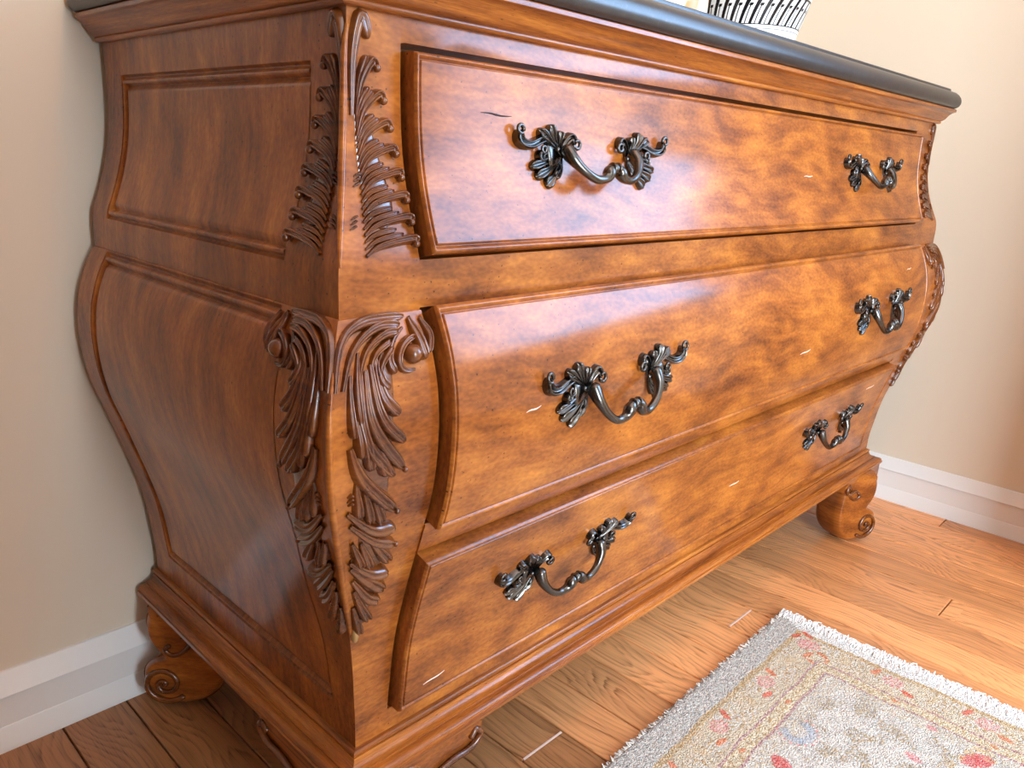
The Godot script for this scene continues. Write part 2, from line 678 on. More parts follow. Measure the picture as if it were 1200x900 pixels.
func chest() -> void:
	var ch := thing("chest_of_drawers", "brown stained bombe chest of three drawers with carved corners, standing against the beige wall", "chest of drawers")
	var xi := -0.665      # inner edge of the left post
	var xo := 0.617       # inner edge of the right post
	var mb := Mb.new()
	# dark body inside, seen only in the gaps
	var rows := []
	for y in levels(-0.02, 0.74, 0.02):
		var p := bow(y) - 0.03
		rows.append([Vector3(-XS - p, y, 0.004), Vector3(-XS - p, y, ZF + p), Vector3(-XS - p, y, ZF + p), Vector3(XS + p, y, ZF + p), Vector3(XS + p, y, ZF + p), Vector3(XS + p, y, 0.004), Vector3(XS + p, y, 0.004), Vector3(-XS - p, y, 0.004)])
	mb.grid(rows, Vector3(0, 0, 1))
	part("carcass", mb, M.stained_wood, ch)
	# side: frame and two fielded panels (left), plain outer skin (right)
	mb = Mb.new()
	var pz0 := 0.051
	var pz1 := 0.46
	var py := [[0.043, 0.4768], [0.5155, 0.6815]]
	side_piece(mb, 0.0, 0.7212, 0.004, pz0)
	for yy in [[0.0, py[0][0]], [py[0][0], py[0][1]], [py[0][1], 0.7212]]:
		side_piece(mb, yy[0], yy[1], pz1, null, yy[1] == py[0][1])
	side_piece(mb, 0.0, py[0][0], pz0, pz1)
	side_piece(mb, py[0][1], py[1][0], pz0, pz1)
	side_piece(mb, py[1][1], 0.7212, pz0, pz1)
	part("side_frame", mb, M.stained_wood, ch)
	for q in py:
		part("side_panel", side_panel(q[0], q[1], pz0, pz1), M.stained_wood, ch)
	mb = Mb.new()
	rows = []
	for y in levels(0.0, 0.7212):
		rows.append([Vector3(XS + bow(y), y, 0.004), Vector3(XS + bow(y), y, ZF + bow(y))])
	mb.grid(rows, Vector3(1, 0, 0))
	part("side_frame", mb, M.stained_wood, ch)
	# corner posts with their carving
	for s in [-1, 1]:
		mb = Mb.new()
		if s < 0:
			front_piece(mb, 0.0, 0.7212, null, xi)
		else:
			front_piece(mb, 0.0, 0.7212, xo, null)
		lining(mb, xi if s < 0 else xo, s)
		var post := part("corner_post", mb, M.stained_wood, ch)
		carve(post, s, false)
		if s < 0:
			carve(post, s, true)
	# rails between the drawers
	for q in [[0.0, 0.0325, 0.0], [0.2375, 0.2725, 0.0025], [0.4795, 0.5215, 0.0], [0.6985, 0.7212, 0.0]]:
		mb = Mb.new()
		front_piece(mb, q[0], q[1], xi, xo, q[2], 0.0055 if q[0] > 0.6 else 0.0)
		for e in [q[0], q[1]]:
			var d := Vector3(0, 1 if e == q[1] else -1, 0)
			var fw := ZF + bow(e) + (0.0055 if e == 0.6985 else 0.0)
			mb.quad(Vector3(xi, e, fw), Vector3(xo, e, fw), Vector3(xo, e, ZF + bow(e) - 0.03), Vector3(xi, e, ZF + bow(e) - 0.03), d)
		for x in [xi, xo]:
			rows = []
			for y in levels(q[0], q[1], 0.003):
				var fl: float = 0.0 if q[0] > 0.6 else q[2]
				rows.append([Vector3(x, y, ZF + bow(y) + fl), Vector3(x, y, ZF + bow(y) - 0.03)])
			mb.grid(rows, Vector3(-1 if x == xi else 1, 0, 0))
		part("rail", mb, M.stained_wood, ch)
	# mouldings
	mb = Mb.new()
	around(mb, [[0.012, 0.7192], [0.012, 0.7192], [0.0185, 0.7192], [0.0185, 0.7192], [0.0203, 0.7203], [0.0210, 0.7220], [0.0203, 0.7237], [0.0195, 0.7245], [0.0195, 0.7245], [0.0222, 0.7255], [0.0255, 0.7285], [0.0285, 0.7335], [0.0310, 0.7375], [0.0343, 0.7408], [0.0370, 0.7423], [0.0370, 0.7423],
		[0.0393, 0.7430], [0.0400, 0.7440], [0.0400, 0.7440], [0.0400, 0.7478], [0.0385, 0.7492], [0.0385, 0.7492], [-0.2, 0.7492]], 0.0)
	part("cornice", mb, M.stained_wood, ch)
	mb = Mb.new()
	around(mb, [[-0.004, 0.0055], [0.0030, 0.0055], [0.0055, 0.0040], [0.0063, 0.0015], [0.0055, -0.0008], [0.0032, -0.0020], [0.0032, -0.0020], [0.0058, -0.0024], [0.0058, -0.0024], [0.0062, -0.0050], [0.0082, -0.0085], [0.0120, -0.0110], [0.0168, -0.0120], [0.0168, -0.0120], [0.0168, -0.0140], [0.0168, -0.0140],
		[0.0215, -0.0142], [0.0262, -0.0160], [0.0286, -0.0190], [0.0278, -0.0212], [0.0278, -0.0212], [0.0300, -0.0220], [0.0300, -0.0220], [0.0300, -0.0268], [0.0290, -0.0280], [0.0290, -0.0280], [-0.06, -0.0280]], 0.0)
	part("base_moulding", mb, M.stained_wood, ch)
	# drawers
	for q in [[0.524, 0.6925], [0.2755, 0.4755], [0.0355, 0.2345]]:
		var dr := part("drawer", drawer(-0.6615, 0.6135, q[0], q[1]), M.stained_wood, ch)
		for e in 4:
			obj("drawer_edge", drawer_side(-0.6615, 0.6135, q[0], q[1], e), M.stained_wood, dr)
		marks(dr, q[0])
		for hx in [-0.418, 0.368]:
			var cy := lerpf(q[0], q[1], 0.56) - 0.002
			if q[0] < 0.1:
				cy = 0.15
			elif q[0] < 0.4:
				cy = 0.3825
			var pull := pull_mesh(hx, cy)
			var o := obj("drawer_pull", pull, M.dark_bronze, dr)
			o.set_meta("label", "dark bronze leafy bail pull")
	# feet
	for q in [[-1, 1], [1, 1], [-1, 0], [1, 0]]:
		foot(ch, q[0], q[1])


# inner side of a post, the wall of the drawer openings
func lining(mb: Mb, x: float, s: int) -> void:
	var rows := []
	for y in levels(0.0, 0.7212):
		rows.append([Vector3(x, y, ZF + bow(y)), Vector3(x, y, ZF + bow(y) - 0.032)])
	mb.grid(rows, Vector3(-s, 0, 0))


func field_lines(a: float, b: float, edge: Array, step: float) -> Array:
	var o := []
	for d in edge:
		o.append(a + d)
	var n := maxi(2, int(round((b - a - 2.0 * edge[-1]) / step)))
	for i in range(1, n):
		o.append(lerpf(a + edge[-1], b - edge[-1], float(i) / n))
	for i in range(edge.size() - 1, -1, -1):
		o.append(b - edge[i])
	return o


func side_panel(y0: float, y1: float, z0: float, z1: float) -> Mb:
	var mb := Mb.new()
	var edge := [0.0, 0.0002, 0.002, 0.0035, 0.0045, 0.006, 0.008, 0.0095, 0.011, 0.0125, 0.0128, 0.0145, 0.016, 0.0185, 0.021]
	var rows := []
	var uv := []
	for y in field_lines(y0, y1, edge, 0.008):
		var r := []
		var u := []
		var ze := bent(z1, y) if y0 < 0.2 else z1
		for z in field_lines(z0, ze, edge, 0.03):
			var d := minf(minf(y - y0, y1 - y), z - z0)
			var h := 0.0
			if d < 0.0035:
				h = -0.004 * smoothstep(0.0, 0.003, d)
			elif d < 0.0126:
				h = -0.004 + 0.0055 * sin(PI * (d - 0.0035) / 0.0091)
			else:
				h = -0.004 + 0.0045 * smoothstep(0.0126, 0.0195, d)
			r.append(on_side(z, y, h))
			u.append(Vector2(y, z))
		rows.append(r)
		uv.append(u)
	mb.grid(rows, Vector3(-1, 0, 0), uv)
	return mb


func drawer(x0: float, x1: float, y0: float, y1: float) -> Mb:
	var mb := Mb.new()
	var edge := [0.0, 0.0008, 0.0018, 0.0028, 0.0038, 0.0046, 0.0051, 0.0053, 0.0062, 0.0064, 0.0074]
	var ys := field_lines(y0, y1, edge, 0.008)
	var xs := field_lines(x0, x1, edge, 0.08)
	var rows := []
	var uv := []
	for y in ys:
		var r := []
		var u := []
		for x in xs:
			var d := minf(minf(y - y0, y1 - y), minf(x - x0, x1 - x))
			var h := 0.0155
			if d < 0.0052:
				h = 0.0135 + 0.0034 * sin(PI * pow(d / 0.0052, 0.85))
			elif d < 0.0063:
				h = 0.0136
			r.append(on_front(x, y, h))
			u.append(Vector2(-x, 0.73 - y))
		rows.append(r)
		uv.append(u)
	mb.grid(rows, Vector3(0, 0, 1), uv)
	return mb


# one edge of a drawer front: bottom, top, left, right
func drawer_side(x0: float, x1: float, y0: float, y1: float, which: int) -> Mb:
	var mb := Mb.new()
	if which < 2:
		var y: float = [y0, y1][which]
		mb.quad(on_front(x0, y, 0.0135), on_front(x1, y, 0.0135), on_front(x1, y, -0.028), on_front(x0, y, -0.028), Vector3(0, which * 2 - 1, 0), [[Vector2(x0, y), Vector2(x1, y)], [Vector2(x0, y - 0.04), Vector2(x1, y - 0.04)]])
		return mb
	var x: float = [x0, x1][which - 2]
	var rows := []
	var uv := []
	for y in levels(y0, y1):
		rows.append([on_front(x, y, 0.0135), on_front(x, y, -0.028)])
		uv.append([Vector2(y, 0.3), Vector2(y, 0.34)])
	mb.grid(rows, Vector3(which * 2 - 5, 0, 0), uv)
	return mb


# dents and scratches of the distressed finish that can be told apart
func marks(dr: Node, y0: float) -> void:
	var lists := {}
	if y0 > 0.5:
		lists = {"crack": [[-0.585, 0.6485, -0.545, 0.6475]], "scratch": [[0.095, 0.602, 0.125, 0.603]]}
	elif y0 > 0.2:
		lists = {"scratch": [[-0.566, 0.3735, -0.545, 0.376], [0.055, 0.343, 0.09, 0.346], [0.5, 0.437, 0.525, 0.439]]}
	else:
		lists = {"scratch": [[-0.63, 0.057, -0.60, 0.0605], [0.003, 0.118, 0.035, 0.119], [0.49, 0.203, 0.53, 0.205]]}
	for k in lists:
		for q in lists[k]:
			var mb := Mb.new()
			var pts := []
			var rad := []
			for i in 7:
				var t := i / 6.0
				pts.append(on_front(lerpf(q[0], q[2], t), lerpf(q[1], q[3], t) + 0.0006 * sin(t * 7.0), 0.0155))
				rad.append(0.0003 + 0.0006 * sin(PI * t))
			mb.tube(pts, rad, 6)
			obj(k, mb, M[k], dr)


# one carved lobe: a ridged ribbon along flat points (s, y) in millimetres, laid on the face by place()
func lobe(mb: Mb, flat: Array, width: float, high: float, place: Callable, knob := 0.0, groove := 0.42, fat := 0.65, curl := false, tear := 0.0) -> void:
	var even := spline(flat, 7)
	var pts := []
	var m := int(even.size() * 1.25)
	for i in m:      # closer together towards the tip
		var k := (1.0 - pow(1.0 - float(i) / (m - 1), 1.5)) * (even.size() - 1)
		var k0 := mini(int(k), even.size() - 2)
		pts.append((even[k0] as Vector2).lerp(even[k0 + 1], k - k0))
	var rows := []
	for i in m:
		var t := 1.0 - pow(1.0 - float(i) / (m - 1), 1.5)
		var d: Vector2 = (pts[mini(i + 1, m - 1)] - pts[maxi(i - 1, 0)]).normalized()
		var side := Vector2(-d.y, d.x)
		var w := width * (1.0 - fat + fat * sin(minf(t * 1.15, 1.0) * PI * 0.5)) * sqrt(maxf(0.0, 1.0 - pow(maxf(0.0, (t - 0.8) / 0.2), 2.0)))
		w *= 1.0 - tear * (1.0 - smoothstep(0.45, 0.85, t))
		var top := high * (0.45 + 0.55 * smoothstep(0.0, 0.75, t)) * (0.4 + 0.6 * sqrt(maxf(0.0, 1.0 - pow(maxf(0.0, (t - 0.86) / 0.14), 2.0))))
		var r := []
		for j in 11:
			var k := j / 5.0 - 1.0
			var hump := sqrt(maxf(0.0, 1.0 - k * k)) * (1.0 - groove * exp(-pow(k / (0.28 + 0.3 * tear), 2.0)))
			var q: Vector2 = pts[i] + side * w * k
			r.append((place as Callable).call(q.x, q.y, hump * top - 0.4))
		rows.append(r)
	var hint: Vector3 = (place as Callable).call(pts[m / 2].x, pts[m / 2].y, 10.0) - (place as Callable).call(pts[m / 2].x, pts[m / 2].y, 0.0)
	mb.grid(rows, hint)
	if knob > 0.0 and curl:
		# the tip rolls up into a small open eye
		var ring := []
		var thick := []
		var back: Vector2 = (pts[-1] - pts[-3]).normalized()
		var c0: Vector2 = pts[-1] + Vector2(-back.y, back.x) * knob * 0.2
		for q in 12:
			var a := back.angle() - 1.9 + TAU * 0.86 * q / 11.0
			ring.append((place as Callable).call(c0.x + cos(a) * knob * 0.95, c0.y + sin(a) * knob * 0.95, high * 0.62 + 1.6 * q / 11.0))
			thick.append(knob * 0.00052 * (1.0 - 0.03 * q))
		mb.tube(ring, thick, 8)
	elif knob > 0.0:
		var e: Vector2 = pts[-1]
		var c: Vector3 = (place as Callable).call(e.x, e.y, high * 0.5)
		mb.ball(c, Vector3.ONE * knob * 0.001)


func carve(post: Node, s: int, on_flank: bool) -> void:
	var place := func(a: float, y: float, h: float) -> Vector3:
		var yy := y * 0.001
		var aa := a * 0.001
		if on_flank:
			return on_side(ZF + bow(yy) - aa, yy, h * 0.001)
		return on_front(s * (XS + bow(yy) - aa), yy, h * 0.001)
	# upper leaf: tips climb along the corner, each lobe springs from the stem and curls outwards
	var mb := Mb.new()
	lobe(mb, [Vector2(10, 655), Vector2(23, 600), Vector2(44, 548)], 14.0, 2.2, place, 0.0, 0.0)
	lobe(mb, [Vector2(4, 638), Vector2(5, 685), Vector2(12, 713), Vector2(19, 697)], 6.6, 7.0, place, 0.0, 0.25)
	for i in 23:
		var t := i / 22.0
		var a := Vector2(lerpf(8, 26, pow(t, 1.5)), lerpf(644, 527, t))
		var e := Vector2(lerpf(19, 71, t), lerpf(692, 539, pow(t, 0.85)))
		var big := i % 3 == 1
		if not big:
			e = a.lerp(e, 0.86 if i % 3 == 0 else 0.72)
		var f := [a, Vector2(lerpf(a.x, e.x, 0.3), lerpf(a.y, e.y, 0.6)), e]
		if big:
			f.append(e + Vector2(4.5, -5.0))
		lobe(mb, f, 4.6 if big else 3.3, 9.0 if big else 6.6, place, 3.6 if big else 0.0, 0.5)
	# little veins along the stem
	for y0 in [622, 590, 556]:
		for k in 3:
			lobe(mb, [Vector2(8, y0 - k * 4), Vector2(14, y0 + 3 - k * 4)], 1.5, 4.0, place)
	var leaf := obj("carved_leaf", mb, M.carved_wood, post)
	leaf.set_meta("label", "carved acanthus leaf climbing the post")
	# lower leaf: scroll on top, tiers of hanging lobes below
	mb = Mb.new()
	var low := [[[3, 425], [5, 460], [22, 473], [66, 474]], [[10, 425], [17, 454], [36, 468], [62, 468]], [[25, 432], [30, 452], [45, 462], [61, 463]], [[36, 432], [39, 448], [54, 457]], [[47, 427], [47, 441], [56, 452]], [[71, 473], [82, 458], [94, 438]], [[84, 472], [96, 458], [97, 442]],
		[[40, 445], [50, 415], [67, 397]], [[35, 442], [49, 398], [73, 372]], [[31, 438], [42, 390], [73, 346]], [[26, 435], [35, 378], [62, 342]], [[25, 405], [29, 367]], [[33, 398], [38, 353]], [[43, 378], [54, 345]],
		[[18, 378], [29, 347], [62, 307]], [[24, 345], [24, 310]], [[31, 342], [35, 301]], [[39, 335], [46, 297]], [[13, 318], [37, 292], [61, 288]], [[15, 304], [37, 278], [59, 266]], [[15, 284], [20, 252]], [[24, 280], [30, 245]], [[34, 279], [51, 245]],
		[[9, 261], [29, 239], [48, 234]], [[10, 252], [25, 230], [43, 208]], [[10, 236], [22, 208], [35, 197]], [[10, 222], [16, 193], [21, 176]], [[7, 200], [9, 176], [10, 160]]]
	lobe(mb, [Vector2(12, 172), Vector2(27, 225), Vector2(38, 300), Vector2(45, 380), Vector2(47, 450)], 18.0, 2.4, place, 0.0, 0.0)
	for q in [[[66, 466], [57, 456], [54, 442], [62, 431]], [[22, 452], [24, 420], [28, 395]], [[16, 436], [19, 405], [22, 385]], [[48, 452], [44, 440], [48, 428], [57, 420]]]:
		var f := []
		for w in q:
			f.append(Vector2(w[0], w[1]))
		lobe(mb, f, 4.4, 7.5, place)
	var lw := [4.2, 4, 3.6, 3, 3, 4.5, 3.5, 5, 5, 5.6, 5, 4, 4.4, 5, 5.2, 3.6, 3.8, 4.4, 5, 4.6, 3.6, 4, 5, 5, 5.6, 5.2, 4.4, 3.6]
	for i in low.size():
		var f := []
		for q in low[i]:
			f.append(Vector2(q[0], q[1]))
		lobe(mb, f, lw[i] * (1.35 if i < 11 else 1.62), 8.0 + 1.0 * (i % 3) + (1.5 if i in [14, 18, 23] else 0.0), place, 2.8 if i in [9, 14, 19] else 0.0)
	var ring := []
	for k in 10:
		var a := 0.9 * PI + TAU * 0.56 * k / 9.0
		ring.append(Vector2(79 - 15 * cos(a + 1.6), 444 + 13 * sin(a + 1.6)))
	lobe(mb, ring, 4.4, 8.5, place)
	mb.ball((place as Callable).call(79.0, 444.0, 2.0), Vector3(0.0095, 0.009, 0.0095))
	for y0 in [398, 333, 270]:
		for k in 3:
			lobe(mb, [Vector2(18 - (398 - y0) * 0.05, y0 - k * 4), Vector2(23 - (398 - y0) * 0.05, y0 + 3 - k * 4)], 1.4, 4.6, place)
	leaf = obj("carved_leaf", mb, M.carved_wood, post)
	leaf.set_meta("label", "carved acanthus leaf hanging from a scroll")
	if not on_flank and s < 0:
		# reeds along the corner edge
		mb = Mb.new()
		for q in [[[[2, 706], [-1, 684], [-2, 634], [-2, 595], [0, 555], [3, 520]], 1.0], [[[2, 440], [1, 400], [1, 357], [2, 285], [2, 205], [3, 160]], 1.0]]:
			var pts := []
			var rad := []
			var f := []
			for w in q[0]:
				f.append(Vector2(w[0], w[1]))
			var sp := spline(f, 8)
			for i in sp.size():
				var t := float(i) / (sp.size() - 1)
				pts.append((place as Callable).call(sp[i].x, sp[i].y, -0.5) + Vector3(-0.0012, 0, 0))
				rad.append(0.0034 * (0.25 + 0.75 * sqrt(sin(PI * clampf(t * 0.96 + 0.02, 0, 1)))))
			mb.tube(pts, rad, 12)
		obj("corner_bead", mb, M.stained_wood, post)
		mb = Mb.new()
		mb.ball((place as Callable).call(5.0, 161.0, 2.0), Vector3(0.004, 0.009, 0.004))
		var o := obj("leaf_tip", mb, M.worn_gilt, post)
		o.set_meta("label", "worn gilt tip of the carving")


# a rococo bail pull: two leafy mounts and a bail with a knuckle, all one casting
func pull_mesh(hx: float, hy: float) -> Mb:
	var mb := Mb.new()
	for s in [-1.0, 1.0]:
		var place := func(a: float, y: float, h: float) -> Vector3:
			return on_front(hx - s * a * 0.001, hy + y * 0.001, 0.0155 + h * 0.001)
		var lobes := [[[-57, -2], [-78, 13], [-104, 6], [-119, 9], [-121, 20]], [[-58, -2], [-76, 11], [-92, 21]], [[-58, -2], [-70, 14], [-76, 27]], [[-57, -2], [-61, 12], [-60, 22]], [[-56, -4], [-52, 9], [-43, 16], [-38, 8]], [[-58, -4], [-74, -3], [-90, -7], [-87, 1]],
			[[-58, -6], [-82, -11], [-105, -16]], [[-58, -6], [-76, -17], [-98, -26]], [[-56, -8], [-70, -24], [-84, -35]], [[-56, -4], [-60, -18], [-70, -26]]]
		var wide := [4.2, 4.6, 5.4, 4.8, 4.2, 3.8, 4.2, 4.6, 5.2, 4.0]
		var knob := [3.8, 3.6, 4.4, 3.6, 4.0, 3.2, 3.4, 3.6, 4.6, 0]
		for i in lobes.size():
			var f := []
			for q in lobes[i]:
				f.append(Vector2(q[0], q[1]))
			lobe(mb, f, wide[i] * 1.45, 11.5 - 0.4 * i, place, knob[i] * 1.15 if i in [0, 4, 5] else 0.0, 0.6, 0.4, true, 0.0 if i in [0, 4, 5] else 0.45)
		for q in [[-49, -4, 3.0], [-68, 2, 2.6]]:
			mb.ball((place as Callable).call(float(q[0]), float(q[1]), 7.0), Vector3.ONE * q[2] * 0.001)
		# back plate that joins the leaves
		var pad := []
		for k in 2:
			pad.append(Vector2(-58 - 24 * k, -2 - 3 * k))
		lobe(mb, pad, 15.0, 7.0, place, 0.0, 0.0, 0.3)
		# its half of the bail
		var flat := [Vector3(-57, 2, 9), Vector3(-55, -10, 17), Vector3(-44, -24, 23), Vector3(-29, -32, 25), Vector3(-15, -30, 26), Vector3(-8, -22, 26), Vector3(-2, -19, 26)]
		var sp := spline(flat, 6)
		var pts := []
		var rad := []
		for i in sp.size():
			var t := float(i) / (sp.size() - 1)
			pts.append((place as Callable).call(sp[i].x, sp[i].y, sp[i].z))
			rad.append(0.00135 * (5.8 - 2.4 * smoothstep(0.0, 0.35, t) + 1.9 * exp(-pow((t - 0.78) / 0.12, 2.0))))
		mb.tube(pts, rad, 12)
		mb.ball((place as Callable).call(-4.5, -19.5, 26.0), Vector3(0.0026, 0.0068, 0.0068))
	mb.ball(on_front(hx, hy - 0.0192, 0.0415), Vector3(0.0048, 0.0058, 0.0058))
	return mb


# scrolled bracket foot; sx, front tell the corner
func foot(ch: Node, sx: int, front: int) -> void:
	var sz := 1.0 if front else -1.0
	var corner := Vector3(0.670 if sx > 0 else -0.714, -0.0275, 0.517 if front else 0.024)
	var q0 := deg_to_rad(20.0 if front else 45.0)
	var out := Vector3(sx * cos(q0), 0, sz * sin(q0))
	var across := Vector3(-sx * sin(q0), 0, sz * cos(q0))
	if across.z < 0.0:
		across = -across
	var w0 := -0.036 if front else 0.006
	var w1 := 0.036
	# outline in (out, y)
	var line := [Vector2(-0.092, 0.0), Vector2(0.0, 0.0), Vector2(0.007, -0.010), Vector2(0.012, -0.026), Vector2(0.010, -0.046), Vector2(0.0, -0.064), Vector2(-0.011, -0.077), Vector2(-0.011, -0.083), Vector2(0.005, -0.090), Vector2(0.019, -0.103), Vector2(0.022, -0.122), Vector2(0.013, -0.142), Vector2(-0.007, -0.157), Vector2(-0.035, -0.1625),
		Vector2(-0.065, -0.156), Vector2(-0.088, -0.138), Vector2(-0.1, -0.11), Vector2(-0.102, -0.07), Vector2(-0.097, -0.03)]
	var closed: Array = line.duplicate()
	closed.append(line[0])
	var path := spline(closed, 4)
	var mid := Vector2(-0.05, -0.08)
	var mb := Mb.new()
	var rows := []
	for w in [[0.0, 0.0], [0.0, 0.5], [0.0, 0.84], [0.003, 0.91], [0.009, 0.96], [0.017, 1.0], [0.5, 1.0], [-0.017, 1.0], [-0.009, 0.96], [-0.003, 0.91], [0.0, 0.84], [0.0, 0.5], [0.0, 0.0]]:
		var depth: float = lerpf(w0, w1, 0.5) if w[0] == 0.5 else (w0 + w[0] if rows.size() < 6 else w1 + w[0])
		var r := []
		for q in path:
			var e: Vector2 = mid + (q - mid) * w[1]
			r.append(corner + out * e.x + Vector3(0, e.y, 0) + across * depth)
		rows.append(r)
	mb.grid(rows, rows[6][int((path.size() - 1) / 2.0)] - (corner + out * mid.x + Vector3(0, mid.y, 0)), [], true)
	var ft := part("foot", mb, M.stained_wood, ch)
	# volute carved on both cheeks, and a small scroll under the moulding
	for f in [-1.0, 1.0] if front else [1.0]:
		mb = Mb.new()
		var pts := []
		var rad := []
		for k in 44:
			var t := k / 43.0
			var a := -2.4 + t * TAU * 1.75
			var rr := 0.030 * (1.0 - t) + 0.003
			var c := Vector2(-0.014, -0.122) + Vector2(cos(a), sin(a)) * rr * Vector2(1.0, 0.95)
			pts.append(corner + out * c.x + Vector3(0, c.y, 0) + across * ((w1 if f > 0 else w0) + f * (0.0005 + 0.003 * t)))
			rad.append(0.0046 * (1.0 - 0.4 * t))
		mb.tube(pts, rad, 8)
		obj("carved_scroll", mb, M.carved_wood, ft)
		mb = Mb.new()
		mb.ball(corner + out * -0.014 + Vector3(0, -0.122, 0) + across * ((w1 if f > 0 else w0) + f * 0.001), Vector3(0.005, 0.005, 0.005))
		obj("scroll_eye", mb, M.carved_wood, ft)
		mb = Mb.new()
		pts = []
		rad = []
		for q in spline([Vector2(-0.12, -0.012), Vector2(-0.105, -0.03), Vector2(-0.09, -0.036), Vector2(-0.08, -0.028), Vector2(-0.086, -0.02)], 6):
			pts.append(corner + out * (q.x + (0.03 if front else 0.062)) + Vector3(0, q.y - (0.018 if front else 0.038), 0) + across * ((w1 if f > 0 else w0) + f * 0.0005))
			rad.append(0.0036)
		mb.tube(pts, rad, 8)
		obj("carved_scroll", mb, M.carved_wood, ft)
	# wings of the bracket along the base moulding
	for side in 2:
		if not front:
			continue
		var d := Vector3(-sx, 0, 0) if side == 0 else Vector3(0, 0, -sz)
		var face := Vector3(0, 0, sz) if side == 0 else Vector3(sx, 0, 0)
		var o := Vector3(sx * (XS + 0.022), -0.0278, ZF + 0.024 if front else 0.01)
		mb = Mb.new()
		var low := [Vector2(0.0, -0.07), Vector2(0.05, -0.066), Vector2(0.095, -0.048), Vector2(0.13, -0.036), Vector2(0.16, -0.034), Vector2(0.178, -0.026), Vector2(0.183, -0.012), Vector2(0.178, 0.0)]
		var sp := spline(low, 5)
		rows = []
		var base := []
		var rows2 := [[], [], [], [], []]
		for q in sp:
			for k in 5:
				var inset: float = [0.0, 0.003, 0.0, 0.0, 0.0][k]
				var depth: float = [0.0, 0.0, -0.004, -0.012, -0.026][k]
				var sh: float = [0.0, 0.35, 1.0, 1.06, 1.06][k]
				var yy: float = q.y * sh if k > 0 else 0.0
				rows2[k].append(o + d * q.x * (1.0 if k > 0 else 0.96) + Vector3(0, yy, 0) + face * (depth + 0.004))
		mb.grid(rows2, face + Vector3(0, -0.6, 0))
		var wg := obj("bracket_wing", mb, M.stained_wood, ft)
		mb = Mb.new()
		var pts := []
		var rad := []
		for q in spline([Vector2(0.105, -0.040), Vector2(0.135, -0.033), Vector2(0.165, -0.032), Vector2(0.180, -0.020), Vector2(0.172, -0.010), Vector2(0.164, -0.017)], 6):
			pts.append(o + d * q.x + Vector3(0, q.y, 0) + face * 0.004)
			rad.append(0.0042)
		mb.tube(pts, rad, 8)
		obj("carved_scroll", mb, M.carved_wood, ft)


# ------------------------------------------------------------------ things on the chest
func stone_top() -> void:
	var mb := Mb.new()
	around(mb, [[-0.3, 0.0], [-0.3, 0.0], [0.0375, 0.0], [0.0415, 0.0012], [0.0450, 0.0042], [0.0472, 0.0092], [0.0474, 0.0145], [0.0458, 0.0205], [0.0425, 0.0258], [0.0375, 0.0300], [0.0318, 0.0322], [0.0318, 0.0322], [0.0290, 0.0322], [0.0290, 0.0322], [0.0290, 0.0362], [0.0275, 0.0375], [0.0275, 0.0375], [-0.3, 0.0375]], 0.0, 0.014)
	mb.quad(Vector3(-XS + 0.3, 0.0375, 0.0), Vector3(XS - 0.3, 0.0375, 0.0), Vector3(XS - 0.3, 0.0375, ZF - 0.3), Vector3(-XS + 0.3, 0.0375, ZF - 0.3), Vector3.UP)
	mb.quad(Vector3(-XS - 0.04, 0.0, 0.0), Vector3(XS + 0.04, 0.0, 0.0), Vector3(XS + 0.04, 0.0365, 0.0), Vector3(-XS - 0.04, 0.0365, 0.0), Vector3(0, 0, -1))
	var o := obj("stone_top", mb, M.black_stone)
	o.position.y = B + 0.7495
	tag(o, "polished black stone slab with a rounded edge lying on the chest of drawers", "stone top")


